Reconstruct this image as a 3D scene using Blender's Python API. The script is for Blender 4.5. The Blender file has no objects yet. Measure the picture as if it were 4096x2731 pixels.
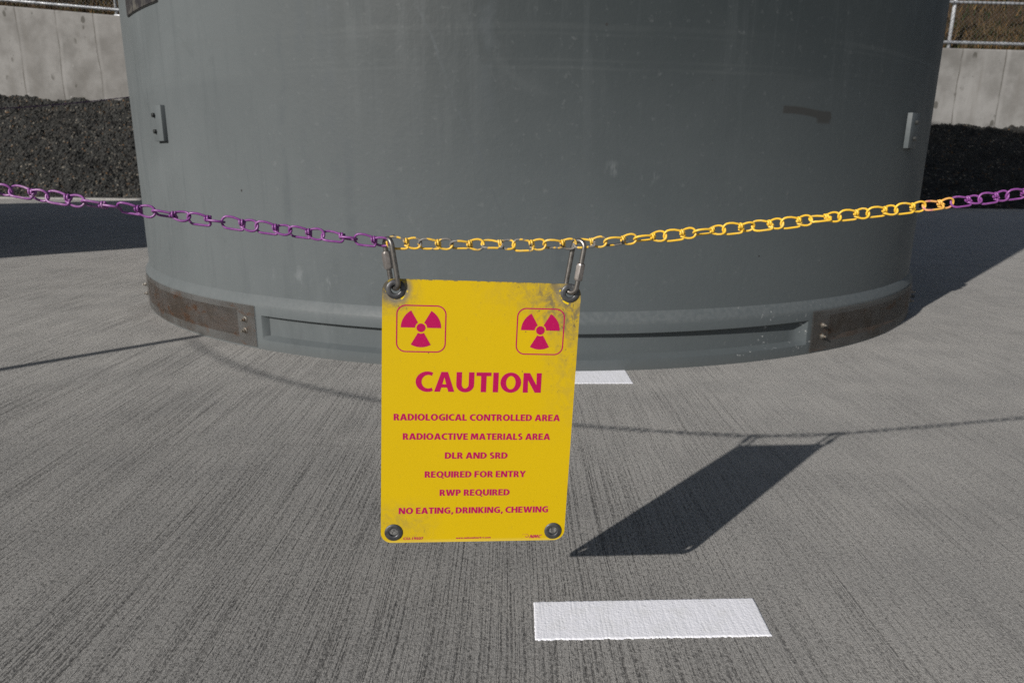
import bpy, bmesh, math, random
from mathutils import Vector, Matrix, noise
random.seed(7)
R = math.radians
sc = bpy.context.scene
COL = sc.collection

# ------------------------------------------------------------------ camera
cd = bpy.data.cameras.new('camera')
cam = bpy.data.objects.new('camera', cd)
COL.objects.link(cam)
rt = Vector((1.0, .0023, .0093)).normalized()
fw = Vector((0.0, .96976, -.24406)).normalized()
rt = (rt - fw * rt.dot(fw)).normalized()
up = rt.cross(fw)
M = Matrix((rt, up, -fw)).transposed().to_4x4()
M.translation = Vector((0, 0, .493))
cam.matrix_world = M
cd.sensor_width = 36
cd.lens = 24.081
cd.clip_start = .02
cd.clip_end = 600
cd.dof.use_dof = True
cd.dof.focus_distance = .66
cd.dof.aperture_fstop = 16
sc.camera = cam

# ------------------------------------------------------------------ sky and sun
AZ, EL = R(42.1), R(26.6)          # the sun stands behind the camera, to the left; light travels to azimuth AZ
w = bpy.data.worlds.new('World')
sc.world = w
w.use_nodes = True
nt = w.node_tree
sky = nt.nodes.new('ShaderNodeTexSky')
sky.sky_type = 'NISHITA'
sky.sun_disc = False
sky.sun_elevation = EL
sky.sun_rotation = AZ + math.pi
sky.air_density = 1.0
sky.dust_density = .6
bg = nt.nodes['Background']
hs = nt.nodes.new('ShaderNodeHueSaturation')
hs.inputs['Saturation'].default_value = .72          # thin high haze greys the blue of the sky
nt.links.new(sky.outputs[0], hs.inputs['Color'])
nt.links.new(hs.outputs[0], bg.inputs[0])
bg.inputs[1].default_value = .05
sd = bpy.data.lights.new('sun', 'SUN')
sun = bpy.data.objects.new('sun', sd)
COL.objects.link(sun)
L = Vector((math.sin(AZ) * math.cos(EL), math.cos(AZ) * math.cos(EL), -math.sin(EL)))
sun.rotation_euler = L.to_track_quat('-Z', 'Y').to_euler()
sd.energy = 4.4
sd.angle = R(.53)
sd.color = (1.0, .955, .89)
sc.view_settings.view_transform = 'Standard'
sc.view_settings.look = 'None'
sc.view_settings.gamma = 1
sc.view_settings.exposure = .25
sc.cycles.use_denoising = False            # keeps the fine grain of the concrete; 128 samples are clean enough in sunlight

# ------------------------------------------------------------------ material helper
class Mat:
    def __init__(s, name, rough=.6, metal=0.0, spec=.5):
        s.m = bpy.data.materials.new(name)
        s.m.use_nodes = True
        s.t = s.m.node_tree
        s.b = s.t.nodes['Principled BSDF']
        s.b.inputs['Roughness'].default_value = rough
        s.b.inputs['Metallic'].default_value = metal
        s.b.inputs['Specular IOR Level'].default_value = spec
        s.tc = s.t.nodes.new('ShaderNodeTexCoord')
        s.obj = s.tc.outputs['Object']
    def put(s, sock, v):
        if hasattr(v, 'node'):
            s.t.links.new(v, sock)
        elif isinstance(v, (tuple, list)) and len(v) == 3 and sock.type == 'RGBA':
            sock.default_value = (*v, 1)
        else:
            sock.default_value = v
    def mapping(s, scale=(1, 1, 1), loc=(0, 0, 0), vec=None):
        n = s.t.nodes.new('ShaderNodeMapping')
        s.put(n.inputs[0], vec or s.obj)
        n.inputs['Scale'].default_value = scale
        n.inputs['Location'].default_value = loc
        return n.outputs[0]
    def noise(s, scale, detail=2, rough=.5, vec=None, dist=0):
        n = s.t.nodes.new('ShaderNodeTexNoise')
        s.put(n.inputs['Vector'], vec or s.obj)
        n.inputs['Scale'].default_value = scale
        n.inputs['Detail'].default_value = detail
        n.inputs['Roughness'].default_value = rough
        n.inputs['Distortion'].default_value = dist
        return n.outputs[0]
    def voro(s, scale, vec=None, out=0):
        n = s.t.nodes.new('ShaderNodeTexVoronoi')
        s.put(n.inputs['Vector'], vec or s.obj)
        n.inputs['Scale'].default_value = scale
        return n.outputs[out]
    def ramp(s, v, a, b, lo=0.0, hi=1.0, smooth=True):
        n = s.t.nodes.new('ShaderNodeMapRange')
        if smooth: n.interpolation_type = 'SMOOTHSTEP'
        s.put(n.inputs[0], v)
        n.inputs[1].default_value = a; n.inputs[2].default_value = b
        n.inputs[3].default_value = lo; n.inputs[4].default_value = hi
        return n.outputs[0]
    def math(s, op, a, b=0.0):
        n = s.t.nodes.new('ShaderNodeMath')
        n.operation = op
        s.put(n.inputs[0], a); s.put(n.inputs[1], b)
        return n.outputs[0]
    def mul(s, *a):
        r = a[0]
        for x in a[1:]: r = s.math('MULTIPLY', r, x)
        return r
    def add(s, *a):
        r = a[0]
        for x in a[1:]: r = s.math('ADD', r, x)
        return r
    def xyz(s, vec=None):
        n = s.t.nodes.new('ShaderNodeSeparateXYZ')
        s.put(n.inputs[0], vec or s.obj)
        return n.outputs
    def comb(s, x, y, z):
        n = s.t.nodes.new('ShaderNodeCombineXYZ')
        s.put(n.inputs[0], x); s.put(n.inputs[1], y); s.put(n.inputs[2], z)
        return n.outputs[0]
    def mix(s, f, a, b, mode='MIX'):
        n = s.t.nodes.new('ShaderNodeMix')
        n.data_type = 'RGBA'
        n.blend_type = mode
        s.put(n.inputs[0], f)
        s.put(n.inputs[6], a); s.put(n.inputs[7], b)
        return n.outputs[2]
    def box(s, x, a0, a1, soft):
        return s.mul(s.ramp(x, a0 - soft, a0 + soft), s.ramp(x, a1 - soft, a1 + soft, 1, 0))
    def spot(s, vec, c, r0, r1):
        n = s.t.nodes.new('ShaderNodeVectorMath'); n.operation = 'DISTANCE'
        s.put(n.inputs[0], vec); n.inputs[1].default_value = c
        return s.ramp(n.outputs['Value'], r0, r1, 1, 0)
    def color(s, c): s.put(s.b.inputs['Base Color'], c)
    def rough(s, c): s.put(s.b.inputs['Roughness'], c)
    def bump(s, h, strength=.5, dist=.002):
        n = s.t.nodes.new('ShaderNodeBump')
        n.inputs['Strength'].default_value = strength
        n.inputs['Distance'].default_value = dist
        s.put(n.inputs['Height'], h)
        s.t.links.new(n.outputs[0], s.b.inputs['Normal'])

MAT = {}
def m_concrete():
    m = Mat('broomed_concrete', .85, spec=.2)
    P = m.xyz()
    low = m.noise(1.7, 2)
    # the broom was lifted and set down again along one seam on the left
    seam = m.mul(m.ramp(m.add(P[1], m.math('MULTIPLY', m.noise(9, 2), .05)), 1.19, 1.192), m.ramp(P[0], .02, -.10))
    x = m.add(P[0], m.mul(m.math('SUBTRACT', low, .5), .022), m.mul(seam, 3.37))
    jit = m.mul(m.math('SUBTRACT', m.noise(140, 2), .5), .0015)
    xj = m.add(x, jit)
    g1 = m.noise(430, 1, .5, m.comb(xj, m.mul(P[1], .006), 0.0))
    g3 = m.noise(760, 1, .5, m.comb(xj, m.mul(P[1], .012), 5.0))
    g2 = m.noise(150, 2, .6, m.comb(xj, m.mul(P[1], .004), 3.0))
    pore = m.noise(560, 3, .75)
    grit = m.noise(260, 5, .82)
    brk = m.noise(300, 3, .7, m.comb(x, m.mul(P[1], .45), 7.0))
    patch = m.ramp(m.noise(5.0, 3, .6, m.comb(P[0], m.mul(P[1], .35), 1.0)), .36, .64)
    side = m.ramp(P[0], -.05, .60, 1.0, .50)
    keep = m.ramp(m.add(brk, m.mul(grit, .8)), .76, 1.02, 1.0, .12)
    amt = m.mul(side, m.ramp(patch, 0, 1, .62, 1.0), keep)
    gro = m.mul(m.add(m.mul(m.ramp(g1, .48, .40), .80), m.mul(m.ramp(g3, .46, .40), .45)), amt)
    deep = m.mul(m.ramp(g2, .37, .32), m.mul(side, m.ramp(patch, 0, 1, .4, .62), m.ramp(keep, 0, 1, .25, 1)))
    tr = m.mul(m.ramp(m.add(m.mul(brk, .35), m.mul(grit, .65)), .455, .39), m.ramp(patch, 0, 1, .9, .6), m.ramp(side, .5, 1, .45, 1))
    big = m.noise(.55, 3)
    mot = m.noise(6, 4, .6)
    base = m.mix(big, (.322, .313, .300), (.425, .411, .390))
    base = m.mix(m.ramp(mot, .35, .7, 0, .45), base, (.240, .236, .231))
    base = m.mix(m.ramp(m.noise(15, 4, .7), .64, .76, 0, .35), base, (.36, .355, .35))
    base = m.mix(m.ramp(grit, .50, .64, 0, .60), base, (.50, .485, .46))
    base = m.mix(m.ramp(pore, .47, .32, 0, .75), base, (.085, .083, .082))
    base = m.mix(m.math('MINIMUM', m.mul(gro, .78), .80), base, (.050, .048, .049))
    base = m.mix(m.mul(deep, .55), base, (.045, .045, .047))
    base = m.mix(m.mul(tr, .58), base, (.062, .062, .062))
    dirt_or_shade = m.mul(m.ramp(P[1], 1.9, .75), m.ramp(m.add(P[0], m.mul(m.math('SUBTRACT', m.noise(1.3, 3), .5), .6)), .55, -.25, .35, 1.0))  # corner falloff painted into the pad colour: darker near and to the left
    base = m.mix(m.mul(dirt_or_shade, .36), base, (.105, .104, .103))
    fleck = m.ramp(m.voro(210), .10, .05)
    base = m.mix(m.mul(fleck, m.ramp(m.noise(40, 1), .50, .60), .85), base, (.58, .56, .53))
    base = m.mix(m.mul(m.ramp(m.voro(23), .045, .03), m.ramp(m.noise(5, 1), .6, .62)), base, (.035, .033, .03))
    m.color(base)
    h = m.add(m.mul(gro, -.9), m.mul(deep, -1.2), m.mul(tr, -.9), m.mul(pore, .9), m.mul(grit, .9))
    m.bump(h, .9, .0015)
    return m.m
def m_paint():
    m = Mat('white_line_paint', .42, spec=.4)
    P = m.xyz()
    x = m.add(P[0], m.mul(m.noise(2.2, 2), .022), m.mul(m.noise(90, 2), .002))
    g = m.noise(230, 2, .5, m.comb(x, m.mul(P[1], .07), 0.0))
    lump = m.noise(330, 3, .6)
    pit = m.ramp(m.voro(95), .16, .10)
    c = m.mix(m.ramp(m.noise(40, 3), .45, .75), (.77, .775, .83), (.72, .725, .76))
    c = m.mix(m.mul(m.ramp(m.noise(160, 3, .6), .66, .74), .35), c, (.45, .44, .42))
    m.color(c)
    m.bump(m.add(m.mul(m.ramp(g, .25, .6), .6), m.mul(m.ramp(lump, .35, .75), .6), m.mul(pit, .6)), .30, .0014)
    return m.m
def m_shell(name='cask_paint', ring=False):
    m = Mat(name, .55, spec=.22)
    P = m.xyz()
    ang = m.math('ARCTAN2', P[0], m.mul(P[1], -1.0))       # 0 towards the sign
    st1 = m.noise(8, 4, .6, m.mapping((1, 1, .13)), .3)
    st2 = m.noise(26, 4, .65, m.mapping((1, 1, .09), (3, 1, 2)), .3)
    cl = m.noise(3.0, 4, .6, dist=.6)
    fine = m.noise(60, 3, .6)
    left = m.ramp(ang, .30, -.45)                           # rises to full towards the left side
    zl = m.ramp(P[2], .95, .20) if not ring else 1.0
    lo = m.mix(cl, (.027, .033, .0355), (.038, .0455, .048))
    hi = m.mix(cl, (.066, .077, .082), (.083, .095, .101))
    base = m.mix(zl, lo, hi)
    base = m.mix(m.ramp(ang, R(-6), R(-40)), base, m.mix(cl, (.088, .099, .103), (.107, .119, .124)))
    base = m.mix(m.mul(m.ramp(st1, .52, .72), left, .32), base, (.130, .143, .149))
    base = m.mix(m.mul(m.ramp(st2, .50, .34), m.ramp(left, 0, 1, .22, .34)), base, (.070, .080, .085))
    base = m.mix(m.mul(m.ramp(fine, .6, .78), .22), base, (.15, .16, .165))
    base = m.mix(m.mul(m.ramp(m.noise(5.5, 5, .65, dist=.8), .55, .75), m.ramp(left, 0, 1, .25, .6)), base, (.070, .079, .083))
    if not ring:
        z = m.add(P[2], m.mul(m.math('SUBTRACT', m.noise(2, 2), .5), .02))
        for z0, hw in ((.806, .006), (.718, .003), (.735, .002), (.79, .002)):
            base = m.mix(m.mul(m.box(z, z0 - hw, z0 + hw, .004), m.ramp(m.noise(3, 2), .3, .7, .0, .22)), base, (.085, .094, .096))
        base = m.mix(m.mul(m.ramp(z, .722, .700), m.ramp(z, .45, .70), m.ramp(m.noise(2.5, 2), .35, .65), .22), base, (.064, .072, .076))
        wob = m.mul(m.math('SUBTRACT', m.noise(7, 3), .5), .05)
        a2 = m.add(ang, wob)
        for a, z0, z1, hw in ((-18.8, .45, 1.4, .7), (-17.2, .25, .62, .5), (-12.5, .28, .55, .35), (-4.4, .62, 1.2, .5), (2, .2, .5, .8), (-24, .3, .9, .3), (-21.3, .5, 1.5, .5)):
            k = m.mul(m.box(a2, R(a - hw), R(a + hw), R(.45)), m.box(P[2], z0, z1, .08), m.ramp(m.noise(18, 3), .3, .65), .48)
            base = m.mix(k, base, (.058, .068, .075))
        # thin run that wanders down the middle
        ln = m.add(R(-10.4), m.mul(m.ramp(P[2], .85, .38, smooth=False), R(7.5)), m.mul(wob, .8))
        k = m.mul(m.ramp(m.math('ABSOLUTE', m.math('SUBTRACT', ang, ln)), R(.20), R(.05)), m.box(P[2], .38, .84, .06), m.ramp(m.noise(12, 2), .35, .6), .55)
        base = m.mix(k, base, (.058, .068, .075))
        # repainted brownish patch
        wz = m.add(P[2], m.mul(m.ramp(ang, R(24), R(28)), .008), m.mul(wob, .03))
        k = m.add(m.mul(m.box(a2, R(22.6), R(28.4), R(.12)), m.box(wz, .633, .651, .003)),
                  m.mul(m.box(a2, R(26.6), R(28.4), R(.3)), m.box(P[2], .614, .640, .004)))
        base = m.mix(m.mul(m.math('MINIMUM', k, 1.0), .9), base, (.034, .034, .033))
        # pale scuffs
        for a, z0, w_ in ((9.6, .475, .020), (10.3, .482, .012), (6.3, .495, .02), (-23, .21, .03), (-27, .22, .025), (-20, .2, .03), (-33, .23, .03)):
            p = (1.577 * math.sin(R(a)), -1.577 * math.cos(R(a)), z0)
            base = m.mix(m.mul(m.spot(m.obj, p, w_ * .1, w_ * 1.3), m.ramp(m.noise(45, 3, .6, m.mapping((1, 1, .35))), .5, .66), .45), base, (.17, .183, .192))
        for a, z0, w_ in ((5.35, .8107, .004), (21.5, .28, .003), (-13, .33, .004), (8, .33, .002), (15, .7, .002), (-30, .43, .004)):
            p = (1.577 * math.sin(R(a)), -1.577 * math.cos(R(a)), z0)
            base = m.mix(m.spot(m.obj, p, w_ * .6, w_), base, (.03, .03, .03))
    else:
        base = m.mix(m.mul(m.ramp(m.noise(75, 4, .7), .625, .67), m.ramp(m.noise(6, 2), .47, .62), .75, m.ramp(ang, R(12), R(24)), m.ramp(ang, R(31), R(30))), base, (.40, .41, .41))
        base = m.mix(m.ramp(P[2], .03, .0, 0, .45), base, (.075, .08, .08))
        base = m.mix(m.mul(m.box(P[2], .120, .152, .004), m.ramp(m.noise(90, 2), .3, .7, .1, .5)), base, (.112, .122, .126))
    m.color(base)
    m.rough(m.ramp(cl, .3, .7, .48, .62))
    m.bump(m.add(m.mul(m.noise(9, 2), .5), m.mul(m.noise(120, 3), .22), m.mul(m.voro(55), .12)), .30, .004)
    return m.m
def m_simple(name, col, rough=.6, metal=0., spec=.5, var=.25, scale=30, col2=None, bump=0, th=(.35, .7)):
    m = Mat(name, rough, metal, spec)
    c2 = col2 or tuple(c * (1 - var) for c in col)
    n = m.noise(scale, 4, .6)
    m.color(m.mix(m.ramp(n, *th), col, c2))
    m.rough(m.ramp(n, .3, .7, rough * .85, min(1, rough * 1.2)))
    if bump: m.bump(n, .5, bump)
    return m.m
def m_screen():
    m = Mat('perforated_steel', .5, .35, .3)
    uv = m.xyz(m.tc.outputs['UV'])
    k = math.pi / .0030
    d = m.math('MULTIPLY', m.math('SINE', m.mul(uv[0], k)), m.math('SINE', m.mul(uv[1], k)))
    hole = m.ramp(m.math('ABSOLUTE', d), .36, .44)
    n = m.noise(9, 4, .6)
    c = m.mix(m.ramp(n, .42, .70), (.115, .108, .103), (.074, .060, .049))
    c = m.mix(m.mul(m.ramp(m.noise(14, 4, .65, m.mapping((1, 1, 2.2))), .54, .68), .85), c, (.10, .046, .02))
    m.color(c)
    tr = m.t.nodes.new('ShaderNodeBsdfTransparent')
    mx = m.t.nodes.new('ShaderNodeMixShader')
    out = m.t.nodes['Material Output']
    m.put(mx.inputs[0], hole)
    m.t.links.new(m.b.outputs[0], mx.inputs[1])
    m.t.links.new(tr.outputs[0], mx.inputs[2])
    m.t.links.new(mx.outputs[0], out.inputs[0])
    return m.m
def m_sign():
    m = Mat('yellow_sign_plastic', .5, spec=.22)
    P = m.obj                                              # metres, origin at the top left corner, y up
    X = m.xyz()
    n1 = m.noise(130, 6, .72, m.mapping((1, .8, 1)), .6)
    n2 = m.noise(260, 4, .6, m.mapping((1, .55, 1)))
    n3 = m.noise(28, 4, .65)
    y = m.mix(m.noise(12, 3), (.560, .382, .002), (.525, .356, .002))
    # scuffing along the right edge, strongest near the top
    edge = m.mul(m.ramp(X[0], .135, .178), m.ramp(X[1], -.165, -.02))
    topb = m.mul(m.ramp(X[1], -.045, -.002), m.ramp(X[0], .06, .17))
    sc_ = m.add(m.mul(edge, .8), m.mul(topb, .75), m.spot(P, (.165, -.012, 0), .01, .05), m.mul(m.spot(P, (.010, -.012, 0), .006, .030), 1.0), m.mul(m.spot(P, (.030, -.236, 0), .0, .035), .42), m.mul(m.spot(P, (.004, -.232, 0), .0, .03), .4))
    k = m.mul(sc_, m.ramp(n1, .36, .70))
    y = m.mix(m.math('MINIMUM', m.mul(sc_, .16), .3), y, (.20, .16, .07))
    y = m.mix(m.math('MINIMUM', m.mul(k, .66), .8), y, (.13, .11, .08))
    k2 = m.mul(m.add(m.mul(sc_, .8), .10), m.ramp(n2, .60, .72))
    y = m.mix(m.math('MINIMUM', m.mul(k2, .9), .85), y, (.07, .06, .045))
    # bare dirty ring round the two upper eyelets with yellow chips left in it
    for c in ((.0117, -.0094, 0), (.1679, -.0084, 0)):
        ring = m.spot(P, c, .0095, .0165)
        dirt_or_shade = m.mul(ring, m.ramp(n3, .30, .58))
        y = m.mix(m.mul(dirt_or_shade, .85), y, (.16, .15, .135))
        y = m.mix(m.mul(m.spot(P, c, .0095, .0118), m.ramp(m.noise(220, 2), .57, .60)), y, (.70, .50, .01))
    tl = m.mul(m.spot(P, (.0, .0, 0), .004, .026), m.ramp(n1, .34, .5))
    y = m.mix(m.mul(tl, .75), y, (.045, .042, .038))
    y = m.mix(m.mul(m.ramp(X[1], -.0012, -.0002), m.ramp(n1, .50, .6), .8), y, (.10, .09, .07))
    y = m.mix(m.mul(m.ramp(X[1], -.250, -.2535), .3), y, (.62, .50, .16))
    y = m.mix(m.mul(m.ramp(m.voro(70), .05, .03), m.ramp(m.noise(9, 1), .56, .6)), y, (.12, .09, .03))
    m.color(y)
    m.bump(m.add(m.mul(n3, .6), m.mul(n1, .2)), .12, .001)
    return m.m
def m_ink():
    m = Mat('magenta_ink', .5, spec=.22)
    n = m.noise(1500, 2, .6)
    m.color(m.mix(m.ramp(n, .62, .74), (.375, .003, .075), (.46, .06, .12)))
    return m.m
def m_chain(name, col, col2, worn=0.0, wc=(.20, .21, .22), th=.52):
    m = Mat(name, .38, spec=.45)
    n = m.noise(160, 4, .62)
    c = m.mix(m.ramp(n, .48, .72), col, col2)
    if worn:
        k = m.mul(m.ramp(m.noise(85, 3, .55, dist=.4), th, th + .05), worn)
        c = m.mix(k, c, m.mix(m.noise(700, 3, .7), wc, (.05, .048, .045)))
        m.rough(m.ramp(k, 0, 1, .38, .5))
    m.color(c)
    m.bump(n, .3, .0006)
    return m.m
def m_wall():
    m = Mat('form_cast_concrete', .85, spec=.2)
    P = m.xyz()
    n = m.noise(1.6, 5, .62)
    s = m.noise(5, 3, .6, m.mapping((1, 1, .10)))
    c = m.mix(m.ramp(n, .3, .7), (.132, .128, .122), (.240, .236, .231))
    c = m.mix(m.ramp(s, .5, .75, 0, .5), c, (.135, .127, .116))
    u = m.add(m.mul(m.math('ADD', P[0], 8.86), 1 / .71), m.mul(m.math('SUBTRACT', m.noise(1.1, 3), .5), .16))
    f = m.math('FRACT', u)
    cell = m.t.nodes.new('ShaderNodeTexWhiteNoise'); cell.noise_dimensions = '1D'
    m.put(cell.inputs['W'], m.math('FLOOR', u))
    c = m.mix(m.mul(cell.outputs[0], .30), c, (.125, .120, .115))
    jn = m.ramp(m.noise(3, 3, .6), .3, .6, .3, .95)
    c = m.mix(m.mul(m.ramp(f, .030, .008), jn, .85), c, (.062, .057, .048))
    c = m.mix(m.mul(m.ramp(f, .03, .05), m.ramp(f, .14, .07), jn, .35), c, (.27, .265, .26))
    sp = m.mul(m.ramp(m.add(m.voro(3.6, m.mapping((1.25, 1, .8))), m.mul(m.noise(22, 3), .12)), .27, .20), m.ramp(m.noise(1.5, 2), .44, .52))
    c = m.mix(m.mul(sp, .8), c, (.060, .057, .050))
    c = m.mix(m.mul(m.ramp(m.voro(9), .10, .07), m.ramp(m.noise(2.2, 2), .52, .6), .7), c, (.07, .066, .06))
    c = m.mix(m.mul(m.ramp(m.voro(4.6, m.mapping((1, 1, 1), (5, 3, 2))), .11, .07), m.ramp(m.noise(1.1, 2), .53, .6), .6), c, (.28, .275, .27))
    m.color(c)
    m.bump(m.add(n, m.mul(m.noise(60, 2), .2)), .3, .01)
    return m.m
def m_gravel():
    m = Mat('dark_gravel', .85, spec=.25)
    v = m.t.nodes.new('ShaderNodeTexVoronoi')
    m.put(v.inputs['Vector'], m.obj); v.inputs['Scale'].default_value = 32
    h = m.xyz(v.outputs['Color'])
    c = m.mix(h[0], (.017, .017, .016), (.048, .049, .046))
    c = m.mix(m.ramp(h[1], .90, .97), c, (.19, .17, .14))
    c = m.mix(m.ramp(h[2], .94, .98), c, (.13, .075, .035))
    c = m.mix(m.ramp(v.outputs['Distance'], .35, .75), c, (.020, .020, .019))
    c = m.mix(m.ramp(m.noise(1.6, 5, .65), .48, .70, 0, .75), c, (.034, .032, .028))
    c = m.mix(m.ramp(m.noise(3.1, 4, .65), .52, .36, 0, .7), c, (.012, .012, .012))
    m.color(c)
    m.bump(m.add(m.mul(v.outputs['Distance'], -1), m.mul(m.noise(70, 3), .5)), .9, .03)
    return m.m
def m_hill():
    m = Mat('dry_brush_soil', .95, spec=.1)
    n = m.noise(3.5, 5, .65)
    c = m.mix(m.ramp(n, .35, .7), (.046, .031, .018), (.080, .055, .035))
    c = m.mix(m.ramp(m.noise(6, 4, .6), .55, .68), c, (.020, .026, .010))
    c = m.mix(m.ramp(m.noise(14, 4, .7), .62, .70), c, (.085, .050, .022))
    c = m.mix(m.ramp(m.noise(9, 4, .7), .40, .30), c, (.009, .008, .006))
    m.color(c)
    m.bump(m.noise(18, 5, .7), .9, .12)
    return m.m

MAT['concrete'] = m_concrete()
MAT['paint'] = m_paint()
MAT['shell'] = m_shell()
MAT['ring'] = m_shell('cask_base_paint', True)
MAT['rust'] = m_simple('rusty_vent_lining', (.040, .030, .024), .9, var=.3, scale=12, col2=(.085, .036, .014))
MAT['screen'] = m_screen()
MAT['bolt'] = m_simple('bolt_steel', (.26, .245, .22), .45, .8, scale=200, col2=(.24, .13, .06), th=(.5, .7))
MAT['darkbolt'] = m_simple('painted_bolt', (.020, .022, .022), .5, scale=100)
MAT['plate'] = m_simple('etched_plate', (.060, .057, .061), .38, .5, scale=28, col2=(.19, .18, .155), th=(.42, .75))
MAT['black'] = m_simple('black_sealant', (.012, .013, .013), .6)
MAT['sign'] = m_sign()
MAT['ink'] = m_ink()
MAT['eyelet'] = m_simple('dull_eyelet', (.125, .128, .132), .42, .65, scale=160, col2=(.055, .055, .06), bump=.0004)
MAT['steel'] = m_simple('zinc_steel', (.235, .222, .21), .38, .85, scale=240, col2=(.13, .122, .115), bump=.0002)
MAT['nut'] = m_simple('lock_nut_steel', (.30, .275, .265), .45, .75, scale=260, col2=(.19, .175, .165), bump=.0002)
MAT['purple'] = m_chain('purple_chain_paint', (.185, .048, .212), (.25, .092, .27))
MAT['faded'] = m_chain('faded_purple_chain_paint', (.21, .062, .235), (.30, .15, .30), .35, (.30, .20, .30), .58)
MAT['yellow'] = m_chain('yellow_chain_paint', (.74, .45, .040), (.66, .46, .12))
MAT['worn'] = m_chain('chipped_yellow_chain_paint', (.70, .43, .05), (.62, .44, .13), .95, (.20, .21, .23), .53)
MAT['peach'] = m_chain('oversprayed_chain_paint', (.66, .37, .07), (.48, .15, .20))
MAT['gold'] = MAT['yellow']
MAT['pole'] = m_simple('stanchion_steel', (.28, .28, .29), .45, .7, scale=20)
MAT['wall'] = m_wall()
MAT['gravel'] = m_gravel()
MAT['hill'] = m_hill()
MAT['galv'] = m_simple('galvanised_tube', (.36, .375, .40), .5, .35, scale=9, col2=(.24, .255, .28))
MAT['post'] = m_simple('bright_galvanised_post', (.60, .62, .65), .5, .2, scale=9, col2=(.46, .48, .51))
MAT['wire'] = m_simple('galvanised_wire', (.17, .165, .16), .5, .5, scale=9)
def m_grass():
    m = Mat('dry_grass', .9, spec=.1)
    i = m.t.nodes.new('ShaderNodeNewGeometry')
    v = i.outputs['Random Per Island']
    c = m.mix(v, (.060, .041, .022), (.115, .078, .044))
    c = m.mix(m.ramp(v, .62, .70), c, (.022, .032, .011))
    c = m.mix(m.ramp(v, .90, .93), c, (.14, .085, .035))
    m.color(c)
    return m.m
MAT['grass'] = m_grass()
MAT['stone'] = m_simple('grey_stone', (.12, .115, .11), .9, scale=60)

# ------------------------------------------------------------------ object helpers
def obj(name, bm, mats, parent=None, angle=None, kind=None):
    me = bpy.data.meshes.new(name)
    if isinstance(bm, bmesh.types.BMesh):
        bm.normal_update()
        bm.to_mesh(me); bm.free()
    else:
        me.from_pydata(*bm); me.update()
    for k in (mats if isinstance(mats, (list, tuple)) else [mats]):
        me.materials.append(MAT[k])
    if angle is not None:
        me.shade_smooth()
        me.set_sharp_from_angle(angle=R(angle))
    o = bpy.data.objects.new(name, me)
    COL.objects.link(o)
    if parent: o.parent = parent
    if kind: o['kind'] = kind
    return o
def thing(name, label, cat, mat=None, group=None):
    o = bpy.data.objects.new(name, None)
    o.empty_display_size = .05
    COL.objects.link(o)
    if mat is not None: o.matrix_world = mat
    tag(o, label, cat, group)
    return o
def tag(o, label, cat, group=None):
    o['label'] = label; o['category'] = cat
    if group: o['group'] = group
    return o
def T(x, y, z): return Matrix.Translation(Vector((x, y, z)))

def add_box(bm, lo, hi, mat=None, bev=0):
    ret = bmesh.ops.create_cube(bm, size=1)
    vs = ret['verts']
    for v in vs:
        v.co = Vector([lo[i] + (v.co[i] + .5) * (hi[i] - lo[i]) for i in range(3)])
    if bev:
        es = list({e for v in vs for e in v.link_edges})
        r = bmesh.ops.bevel(bm, geom=es, offset=bev, segments=2, affect='EDGES', profile=.5)
        vs = list({v for f in r['faces'] for v in f.verts} | {v for v in vs if v.is_valid})
    if mat is not None:
        bmesh.ops.transform(bm, matrix=mat, verts=vs)
    return vs
def frames(pts, closed):
    n = len(pts); out = []
    tang = []
    for i in range(n):
        a = pts[(i - 1) % n] if (closed or i > 0) else pts[i]
        b = pts[(i + 1) % n] if (closed or i < n - 1) else pts[i]
        tang.append((b - a).normalized())
    t0 = tang[0]
    u = t0.orthogonal().normalized()
    for i in range(n):
        t = tang[i]
        u = (u - t * u.dot(t))
        u = u.normalized() if u.length > 1e-6 else t.orthogonal().normalized()
        out.append((u, t.cross(u)))
    return out
def tube(bm, pts, r, seg=8, closed=False, mat_index=0, caps=True):
    pts = [Vector(p) for p in pts]
    fr = frames(pts, closed)
    rings = []
    for i, (p, (u, v)) in enumerate(zip(pts, fr)):
        rr = r[i] if isinstance(r, (list, tuple)) else r
        rings.append([bm.verts.new(p + (u * math.cos(2 * math.pi * k / seg) + v * math.sin(2 * math.pi * k / seg)) * rr) for k in range(seg)])
    n = len(rings)
    # a closed sweep may come back rotated: match the seam
    for i in range(n if closed else n - 1):
        a, b = rings[i], rings[(i + 1) % n]
        off = 0
        if closed and i == n - 1:
            off = min(range(seg), key=lambda s: sum((a[k].co - b[(k + s) % seg].co).length for k in range(seg)))
        for k in range(seg):
            f = bm.faces.new((a[k], a[(k + 1) % seg], b[(k + 1 + off) % seg], b[(k + off) % seg]))
            f.material_index = mat_index; f.smooth = True
    if caps and not closed:
        bm.faces.new(list(reversed(rings[0]))).material_index = mat_index
        bm.faces.new(rings[-1]).material_index = mat_index
def lathe(bm, prof, seg=32, mat=None):
    rows = []
    for r, z in prof:
        rows.append([bm.verts.new((r * math.cos(2 * math.pi * k / seg), r * math.sin(2 * math.pi * k / seg), z)) for k in range(seg)] if r > 1e-6 else [bm.verts.new((0, 0, z))])
    for a, b in zip(rows, rows[1:]):
        for k in range(seg):
            q = [a[k % len(a)], a[(k + 1) % seg % len(a)], b[(k + 1) % seg % len(b)], b[k % len(b)]]
            q = list(dict.fromkeys(q))
            if len(q) > 2:
                f = bm.faces.new(q); f.smooth = True
    vs = [v for row in rows for v in row]
    if mat is not None: bmesh.ops.transform(bm, matrix=mat, verts=vs)
    return vs
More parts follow.
